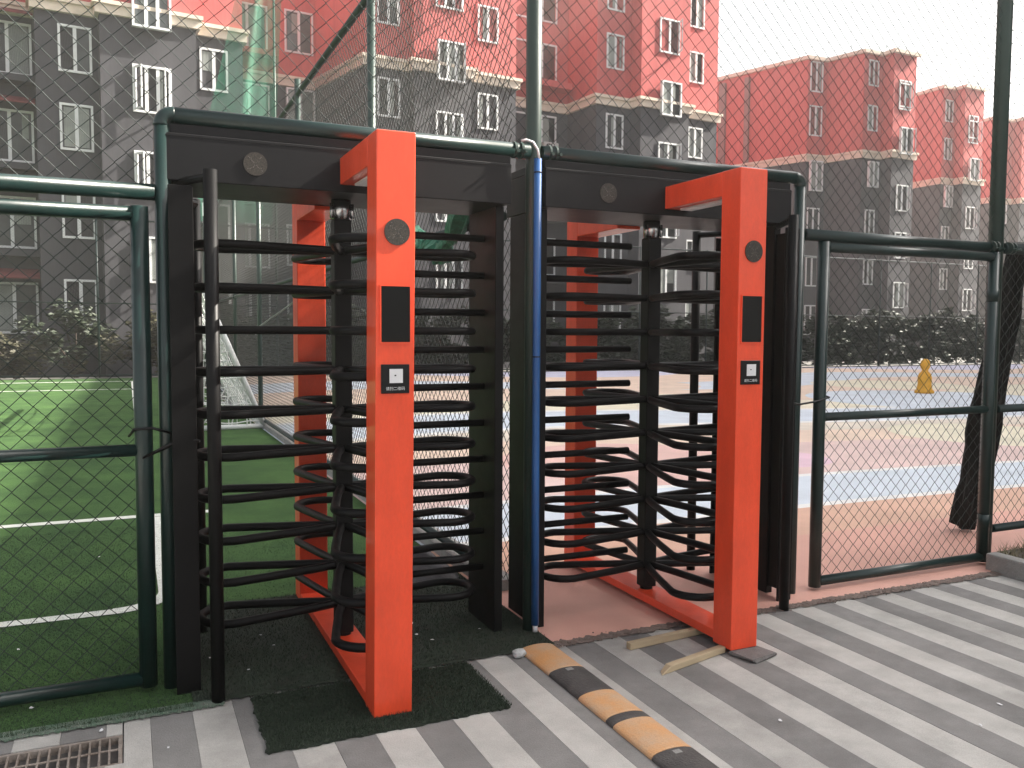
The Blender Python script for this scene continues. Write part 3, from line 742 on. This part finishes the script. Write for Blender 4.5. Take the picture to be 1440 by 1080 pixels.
def bundle(name, path, rad, mt, label, cat, seed, n=18, fold=.28):
    rnd = random.Random(seed); bm = bmesh.new(); pts = [Vector(p) for p in path]; rings = []
    ph = [rnd.random()*6 for _ in range(4)]
    for i, p in enumerate(pts):
        t = (pts[min(i+1, len(pts)-1)]-pts[max(i-1, 0)]).normalized(); a = t.cross(Vector((0, 1, .2))).normalized(); b = a.cross(t)
        ring = []
        for k in range(n):
            th = 2*math.pi*k/n; q = rad[i]*(1+fold*math.sin(5*th+ph[0]+i*.25)*.6+fold*.5*math.sin(3*th+ph[1]-i*.5)+rnd.uniform(-.06, .06))
            ring.append(bm.verts.new(p+q*(math.cos(th)*a+math.sin(th)*b)))
        rings.append(ring)
    for i in range(len(rings)-1):
        for k in range(n): bm.faces.new((rings[i][k], rings[i][(k+1) % n], rings[i+1][(k+1) % n], rings[i+1][k]))
    bm.faces.new(rings[0][::-1]); bm.faces.new(rings[-1])
    o = link(name, bm_mesh(bm), mt); tag(o, label, cat); return o
P = []; rad = []
for i in range(20):
    k = i/19; P.append((1.90 - .02*math.sin(k*9), 4.85+1.1*k, 2.33-.22*math.sin(k*3.1)*(1-.3*k)-.12*k+.02*math.sin(k*21))); rad.append(.045+.02*math.sin(k*14)+.02*k)
bundle('rolled_net', P, rad, NETR, 'rolled green net hung along the divider fence beside the left turnstile', 'net', 3)
P = []; rad = []
for i in range(24):
    k = i/23; P.append((5.98-.22*k, 4.62-.53*k, .05+2.14*k)); rad.append(.062+.035*math.sin(math.pi*min(1, k*.9+.2))+.008*math.sin(k*17))
bundle('leaning_bundle', P, rad, TARP, 'black folded tarp bundle leaning behind the fence at the right edge', 'bundle', 5, 22, .34)

# ------------------------------------------------------------------ football goal
goal = empty('football_goal', (1.0, 13.8, 0)); tag(goal, 'white football goal with sagging net standing on the field by the divider fence', 'goal')
GW, GH, GD = 4.5, 2.25, .94
for y in (0, GW):
    tube('upright', [(0, y, .012), (0, y, GH)], .04, WHITEPAINT, goal, 12)
    tube('sloped_stay', [(0.04, y, GH-.02), (GD, y, .05)], .042, WHITEPAINT, goal, 12)
    tube('ground_bar', [(0.03, y, .045), (GD, y, .045)], .042, WHITEPAINT, goal, 12)
tube('crossbar', [(0, -.04, GH), (0, GW+.04, GH)], .04, WHITEPAINT, goal, 12)
tube('rear_bar', [(GD, 0, .045), (GD, GW, .045)], .033, WHITEPAINT, goal, 12)
bm = bmesh.new()
def cord(a, b, sag=0):
    pts = []
    for i in range(6):
        t = i/5; p = Vector(a).lerp(Vector(b), t); p += Vector((random.uniform(-.012, .012), random.uniform(-.03, .03), -sag*math.sin(t*math.pi)+random.uniform(-.012, .012))); pts.append(p)
    add_tube(bm, pts, .0105, 3, caps=False)
st = .135
for y in (0.0, GW):
    d = st
    while d < GD:
        cord((d, y, .05), (d, y, GH*(1-d/GD)+.03)); d += st
    z = st
    while z < GH:
        cord((.0, y, z), (GD*(1-z/GH), y, z), .02); z += st
    k = -GH
    while k < GD:                      # diagonals thicken the bunched net
        a = (max(0, k), y+.03, max(0, -k)*.0+.05+max(0, 0)); t = min(GD, k+GH*.45)
        if t > max(0, k)+.1: cord(a, (t*.62, y+.03, min(GH*(1-t*.62/GD), 1.9)), .03)
        k += .3
n = int(GW/st)
for i in range(n+1):
    y = i*GW/n; cord((0.02, y, GH), (GD, y, .05), .10)
for i in range(1, 15):
    k = i/15; cord((GD*k, 0, GH*(1-k)), (GD*k, GW*.5, GH*(1-k)-.05), .03); cord((GD*k, GW*.5, GH*(1-k)-.05), (GD*k, GW, GH*(1-k)), .03)
o = link('net', bm_mesh(bm), NETW, goal); o['kind'] = 'stuff'

# ------------------------------------------------------------------ turnstiles
def grille_disc(parent, x, y, z, r, seed):
    bm = bmesh.new()
    add_tube(bm, [(x, y, z), (x, y-.004, z)], r, 32, up=Vector((1, 0, 0)))
    o = link('speaker_grille', bm_mesh(bm), GRILLE, parent)
    bm = bmesh.new()
    spots = []
    rnd = random.Random(seed)
    for a in range(4):
        for k in range(1, 8):
            th = math.pi/4+a*math.pi/2+rnd.uniform(-.22, .22); q = k*r*.115; spots.append((q*math.cos(th), q*math.sin(th)))
    for (dx, dz) in spots:
        s = r*.022*rnd.uniform(.6, 1.2); yy = y-.0046
        bm.faces.new([bm.verts.new((x+dx+s*math.cos(i*math.pi/3), yy, z+dz+s*math.sin(i*math.pi/3))) for i in range(6)])
    link('perforation', bm_mesh(bm), DOT, o)
def text_mesh(body, size):
    cu = bpy.data.curves.new('text', 'FONT'); cu.body = body; cu.size = size; cu.align_x = 'CENTER'; cu.align_y = 'CENTER'; cu.resolution_u = 2
    to = bpy.data.objects.new('text', cu); COL.objects.link(to)
    dg = bpy.context.evaluated_depsgraph_get(); me = bpy.data.meshes.new_from_object(to.evaluated_get(dg))
    bpy.data.objects.remove(to); return me
TXT = text_mesh('请扫二维码', .0155)
# one hairpin arm, pointing +x from the rotor axis
def hairpin_mesh():
    hw, L = .140, .660; pts = []
    for t in (0, .25, .5, .75): pts.append((.030+t*(L-hw-.03), .012+(hw-.012)*(t**.85), 0))
    for i in range(0, 13):
        a = R(90-180*i/12); pts.append((L-hw+hw*math.cos(a), hw*math.sin(a), 0))
    for t in (.75, .5, .25, 0): pts.append((.030+t*(L-hw-.03), -.012-(hw-.012)*(t**.85), 0))
    bm = bmesh.new(); add_tube(bm, pts, .0196, 10, caps=False)
    me = bm_mesh(bm, 'hairpin_arm')
    for p in me.polygons: p.use_smooth = True
    return me
HAIR = hairpin_mesh(); HAIR.materials.append(BLACK)
bmc = bmesh.new(); add_tube(bmc, [(0, 0, 0), (.60, 0, 0)], .0182, 12); COMB = bm_mesh(bmc, 'comb_bar'); COMB.materials.append(BLACK)
for p in COMB.polygons: p.use_smooth = len(p.vertices) == 4
ARMZ = [.222 + .1895*k for k in range(10)]
def turnstile(ax, rot, comb_side, label, zoff=0.0, lean=0.0):
    AY = 4.11
    t = empty('full_height_turnstile', (ax, AY, 0)); tag(t, label, 'turnstile', 'pair of full height turnstiles')
    PW = .0785; yf0, yf1 = 3.25-AY, 3.39-AY; yr0, yr1 = 4.84-AY, 4.98-AY; H = 2.32
    # orange portal
    fpst = box('front_post', -PW, PW, yf0, yf1, zoff, H, ORANGE, t, .004)
    if lean:
        for v in fpst.data.vertices: v.co.x += lean*(v.co.z/H)
    box('rear_post', -PW, PW, yr0, yr1, zoff, H-.05, ORANGE, t, .004)
    box('front_arm', -PW+lean, PW+lean*.8, yf1+.001, -.241, H-.118, H-.001, ORANGE, t, .004)
    box('rear_arm', -PW, PW, .241, yr0-.001, H-.168, H-.052, ORANGE, t, .004)
    box('base_beam', -PW+.001, PW-.001, yf1+.001, yr0-.001, .016+zoff, .060+zoff, ORANGE, t, .003)
    box('under_arm_glint', -.030+lean, .045+lean, yf1+.02, -.31, H-.130, H-.119, WHITEP, t, .003)  # white strip standing in for light reflected under the arm
    # screen and reader on the post front, shifted with the lean
    def fx(z): return lean*z/H
    s = fx(1.61)
    bz = box('screen', s-.058, s+.058, yf0-.004, yf0+.002, 1.505, 1.722, GLASSB, t, .001, 1)
    bm = bmesh.new()
    for (a, b, c, d) in ((-.062, .062, 1.722, 1.727), (-.062, .062, 1.500, 1.505), (-.062, -.058, 1.505, 1.722), (.058, .062, 1.505, 1.722)):
        add_box(bm, s+a, s+b, yf0-.006, yf0+.001, c, d)
    link('bezel', bm_mesh(bm), ORANGE, bz)
    s = fx(1.36)
    rd = box('code_reader', s-.057, s+.057, yf0-.005, yf0+.002, 1.304, 1.418, PLASTB, t, .0015, 1)
    box('scan_window', s-.024, s+.030, yf0-.0062, yf0-.0048, 1.345, 1.400, WHITEP, rd)
    box('scan_mark', s-.004, s+.003, yf0-.0068, yf0-.0060, 1.372, 1.377, PLASTB, rd)
    tx = link('printed_text', with_mat(TXT, WHITEP), None, rd, (s, yf0-.0056, 1.322), (R(90), 0, 0))
    grille_disc(t, fx(1.93)+.004, yf0-.001, 1.932, .051, 1)
    # overhead beam
    bx0, bx1, by0, by1 = -.785, .785, -.24, .24
    ob = box('overhead_beam', bx0, bx1, by0, by1, 2.17, 2.365, BEAMGREY, t, .004)
    box('top_lip', bx0, bx1, by0+.012, by1-.012, 2.3655, 2.405, BEAMGREY, ob, .003)
    bm = bmesh.new(); add_box(bm, bx0+.002, bx1-.002, by0-.002, by0+.001, 2.352, 2.357); link('seam', bm_mesh(bm), PLASTB, ob)
    grille_disc(ob, -.425, by0-.0005, 2.262, .050, 2)
    # rotor
    ro = box('rotor_column', -.041, .041, -.041, .041, .075+zoff, 2.075, BLACK, t, .006)
    tube('steel_collar', [(0, 0, 2.076), (0, 0, 2.169)], .047, CHROME, ro, 24)
    for sx in (-.05, .05): tube('collar_bolt', [(sx, -.02, 2.08), (sx, -.02, 2.15)], .008, CHROME, ro, 8)
    tube('rotor_foot', [(0, 0, .060+zoff), (0, 0, .0745+zoff)], .036, BLACK, ro, 16)
    for z in ARMZ:
        for k in range(4):
            link('arm', HAIR, None, ro, (0, 0, z), (0, 0, R(rot+90*k)))
    # side panels, guard posts, comb
    for sd in (-1, 1):
        a, b = sorted((sd*.735, sd*.780))
        box('side_panel', a, b, -.162, .20, .004, 2.168, BLACK, t, .003)
        if sd == comb_side: continue
        for sy in (-1, 1):
            tube('guard_post', [(sd*.627, sy*.435, 0), (sd*.627, sy*.435, 2.19)], .0275, BLACK, t, 18)
            yA = -.163 if sy < 0 else .201
            bm = bmesh.new(); add_tube(bm, [(sd*.627, sy*.41, 2.165), (sd*.757, yA, 2.165)], .018, 10); link('guard_rail', bm_mesh(bm), BLACK, t)
            a, b = sorted((sd*.685, sd*.782)); y0_, y1_ = sorted((sy*.318, sy*.304))
            box('guard_plate', a, b, y0_, y1_, .002, 2.14, BLACK, t, .003)
            a, b = sorted((sd*.752, sd*.764)); y0_, y1_ = sorted((sy*.303, yA-.0005*sy*-1))
            box('guard_web', a, b, y0_, y1_, .05, 2.12, BLACK, t)
    for k, z in enumerate(ARMZ):
        zz = z + .0947
        if comb_side == 1: link('comb_bar', COMB, None, t, (.736, 0, zz), (0, 0, math.pi))
        else: link('comb_bar', COMB, None, t, (-.736, 0, zz))
    return t
turnstile(.945, -1.5, 1, 'left full height turnstile with orange portal, standing on the shade-toned turf piece', 0.0, .020)
turnstile(2.700, -4, -1, 'right full height turnstile with orange portal, its foot on battens over striped paving', .02)
# tie the comb panels together is part of the frame; blue hose in front of the pole
hose = tube('blue_hose', [(1.868, 3.862, 2.40), (1.867, 3.861, 1.6), (1.866, 3.859, .8), (1.866, 3.852, .06)], .0195, BLUE, None, 16)
tag(hose, 'blue plastic hose running down the centre pole between the turnstiles', 'hose')
o = tube('hose_end', [(1.866, 3.852, .06), (1.866, 3.85, .025)], .013, WHITEP, hose, 10)
o.location = (0, 0, 0)
for z in (2.33, 1.42): tube('strap', [(1.867, 3.861, z), (1.867, 3.861, z+.006)], .0205, PLASTB, hose, 16)
c = tube('white_cable', [(1.775, 3.855, 2.478), (1.80, 3.852, 2.484), (1.835, 3.850, 2.475), (1.86, 3.848, 2.44), (1.868, 3.848, 2.395)], .006, WHITEP, None, 8)
tag(c, 'short white cable arching from the rail clamp into the blue hose', 'cable')

# ------------------------------------------------------------------ small things on the paving
# turf mat
def mat_piece():
    root = empty('turf_mat', (.93, 3.39, 0)); tag(root, 'dark artificial turf mat lying on the paving under the left orange post', 'mat')
    n = 60; vs = []; ring = []
    hx, hy = .485, .255
    per = []
    for i in range(n): per.append((-hx+2*hx*i/n, -hy+.003*math.sin(i*.5)))
    for i in range(n//2): per.append((hx-.004*math.sin(i*.4), -hy+2*hy*i/(n//2)))
    for i in range(n): per.append((hx-2*hx*i/n, hy))
    for i in range(n//2): per.append((-hx+.008*math.sin(i*.6), hy-2*hy*i/(n//2)))
    per = [(x+random.uniform(-.006, .006), y+random.uniform(-.006, .006)) for x, y in per]
    bm = bmesh.new()
    a = [bm.verts.new((x, y, .0015)) for x, y in per]; b = [bm.verts.new((x*.995, y*.99, .011)) for x, y in per]
    N = len(per)
    for i in range(N): bm.faces.new((a[i], a[(i+1) % N], b[(i+1) % N], b[i]))
    bm.faces.new(b)
    link('backing', bm_mesh(bm), MATTURF, root)
    blades('fibres', [(random.uniform(-hx-.004, hx+.004), random.uniform(-hy-.004, hy+.004), .010) for _ in range(26000)], BLADED, root, (.007, .016), .0017, .9)
mat_piece()
# rubber cable ramp
ramp = empty('cable_ramp', (1.795, 0, .001)); tag(ramp, 'low rounded cable ramp of orange and black rubber segments running towards the camera', 'cable ramp')
segs = [(3.685, 3.375, RUBO), (3.372, 3.098, RUBB), (3.095, 2.872, RUBO), (2.869, 2.815, RUBB), (2.812, 2.545, RUBO), (2.542, 2.27, RUBB), (2.267, 1.95, RUBO)]
for (ya, yb, mt) in segs:
    bm = bmesh.new(); prof = []
    for i in range(15):
        a = math.pi*i/14; prof.append((-.092*math.cos(a), .003+.027*math.sin(a)**.9))
    prof = [(-.092, 0)] + prof + [(.092, 0)]
    rings = [[bm.verts.new((x, y, z)) for x, z in prof] for y in (ya, ya-.006, yb+.006, yb)]
    for k in (0, 3):
        for v in rings[k]: v.co.z *= .90; v.co.x *= .985
    for j in range(3):
        for i in range(len(prof)-1): bm.faces.new((rings[j][i], rings[j][i+1], rings[j+1][i+1], rings[j+1][i]))
    bm.faces.new(rings[0]); bm.faces.new(rings[-1])
    sg = link('segment', bm_mesh(bm), mt, ramp)
    if mt is RUBB and ya-yb > .1:
        bm = bmesh.new(); add_box(bm, -.018, .014, (ya+.0-.045), (ya-.020), .0255, .0315); link('bolt_plate', bm_mesh(bm), CONC, sg)
def rock(name, loc, s, mt, label, cat, seed):
    rnd = random.Random(seed); bm = bmesh.new(); bmesh.ops.create_icosphere(bm, subdivisions=2, radius=1)
    for v in bm.verts:
        k = 1+rnd.uniform(-.16, .16); v.co = Vector((v.co.x*s[0]*k, v.co.y*s[1]*k, max(-.6, v.co.z)*s[2]*k))
    o = link(name, bm_mesh(bm), mt, None, loc); tag(o, label, cat); return o
rock('stone', (1.675, 3.63, .017), (.035, .03, .024), STONE, 'small white stone beside the upper end of the cable ramp', 'stone', 4)
# battens
def batten(p0, p1, w, h, label, chip):
    a, b = Vector(p0), Vector(p1); d = b-a; L = d.length; ang = math.atan2(d.y, d.x)
    bm = bmesh.new(); add_box(bm, 0, L, -w/2, w/2, 0, h)
    if chip:
        for v in bm.verts:
            if v.co.x < .01 and v.co.z > h*.5: v.co.x += .07; 
            if v.co.x < .01 and v.co.y > 0: v.co.x += .035
    bmesh.ops.bevel(bm, geom=bm.edges[:], offset=.0025, segments=1, affect='EDGES')
    o = link('wooden_batten', bm_mesh(bm), WOOD, None, (a.x, a.y, .0015), (0, 0, ang)); tag(o, label, 'batten', 'battens wedged under the right turnstile')
batten((2.205, 3.505, 0), (2.70, 3.555, 0), .034, .034, 'pale wooden batten with a square end, the one nearer the court', False)
batten((2.165, 3.185, 0), (2.612, 3.300, 0), .038, .030, 'pale wooden batten with a split slanted end, the one nearer the camera', True)
bm = bmesh.new(); add_box(bm, -.085, .085, -.075, .075, 0, .017)
for v in bm.verts: v.co += Vector((random.uniform(-.008, .008), random.uniform(-.008, .008), 0))
bmesh.ops.bevel(bm, geom=bm.edges[:], offset=.004, segments=2, affect='EDGES')
o = link('stone_slab', bm_mesh(bm), SLAB, None, (2.715, 3.205, .0015), (0, 0, .25)); tag(o, 'broken grey slab wedged under the right orange front post', 'slab')
# litter
lit = [(.33, 4.13), (.47, 3.92), (.62, 4.18), (.58, 4.35), (1.22, 4.08), (1.30, 4.05), (1.35, 3.95), (1.33, 4.22), (-.38, 3.86), (-.30, 4.0), (-.12, 3.58), (.11, 3.33), (1.62, 4.0), (-.5, 4.6), (-.2, 6.3), (2.35, 2.6), (3.3, 2.35), (3.05, 2.25)]
for i, (x, y) in enumerate(lit):
    bm = bmesh.new(); s = random.uniform(.005, .010)
    vs = [bm.verts.new((s*1.6*math.cos(a)*random.uniform(.6, 1.1), s*math.sin(a)*random.uniform(.5, 1.1), random.uniform(0, .005))) for a in [k*math.pi/3 for k in range(6)]]
    bm.faces.new(vs); bmesh.ops.triangulate(bm, faces=bm.faces[:])
    bmesh.ops.solidify(bm, geom=bm.faces[:], thickness=.0008)
    o = link('litter_scrap', bm_mesh(bm), WHITEP, None, (x, y, .024 if y > 3.69 else .004), (0, 0, random.random()*6))
    w_ = 'on the striped paving' if y < 3.69 else ('on the green field behind the left gate' if x < .2 else 'on the dark turf under the left turnstile')
    tag(o, 'tiny white scrap of litter lying '+w_, 'scrap', 'white scraps '+w_)

# crumpled grey sheet dumped behind the left turnstile
rnd = random.Random(11); nx_, ny_ = 22, 26; vs_, fs_ = [], []
for j in range(ny_+1):
    for i in range(nx_+1):
        u, v = i/nx_, j/ny_
        e = min(u, 1-u, v, 1-v); hgt = (.02+.10*math.sin(math.pi*u)**.7*math.sin(math.pi*v)**.6*(1+.35*math.sin(9*u+5*v)+.3*math.sin(14*v-6*u)))*min(1, e*9)
        vs_.append((1.34+.50*u+.04*math.sin(7*v), 4.90+.62*v+.05*math.sin(6*u), .018+hgt+rnd.uniform(0, .008)))
for j in range(ny_):
    for i in range(nx_): a = j*(nx_+1)+i; fs_.append((a, a+1, a+nx_+2, a+nx_+1))
me = bpy.data.meshes.new('tarp_heap'); me.from_pydata(vs_, [], fs_)
o = link('tarp_heap', me, mat('dark_grey_sheet', (0.040, 0.038, 0.043), .5, var=.4, vscale=12, bump=.4, bscale=30), smooth=True); tag(o, 'crumpled dark grey sheet dumped on the turf behind the left rotor', 'sheet')
# yellow post on the court
bm = bmesh.new(); prof = [(.24, 0), (.24, .05), (.19, .10), (.165, .25), (.175, .38), (.15, .50), (.085, .56), (.075, .60), (.115, .66), (.125, .74), (.10, .83), (.05, .885), (.001, .895)]
nv = 18; rings = [[bm.verts.new((r_*math.cos(2*math.pi*k/nv), r_*math.sin(2*math.pi*k/nv), z)) for k in range(nv)] for r_, z in prof]
for j in range(len(rings)-1):
    for k in range(nv): bm.faces.new((rings[j][k], rings[j][(k+1) % nv], rings[j+1][(k+1) % nv], rings[j+1][k]))
bm.faces.new(rings[0][::-1])
o = link('yellow_post', bm_mesh(bm), YEL, None, (18.9, 15.9, .007), smooth=True); tag(o, 'small yellow plastic post standing far out on the court', 'post')
# ------------------------------------------------------------------ haze
def haze():
    mt = bpy.data.materials.new('haze'); mt.use_nodes = True; nt = mt.node_tree; nt.nodes.clear()
    v = nt.nodes.new('ShaderNodeVolumePrincipled'); v.inputs['Color'].default_value = (.98, .955, .91, 1)
    v.inputs['Density'].default_value = HAZE; v.inputs['Anisotropy'].default_value = .55
    o = nt.nodes.new('ShaderNodeOutputMaterial'); nt.links.new(v.outputs[0], o.inputs['Volume'])
    bm = bmesh.new(); add_box(bm, -60, 110, -60, 90, -1.2, 32)
    ob = link('haze', bm_mesh(bm), mt); tag(ob, 'thin pale haze in the air over field and court', 'haze', kind='stuff')
HAZE = 0.0022
haze()
print('objects', len(bpy.data.objects), 'tris', sum(len(m_.polygons)*2 for m_ in bpy.data.meshes))
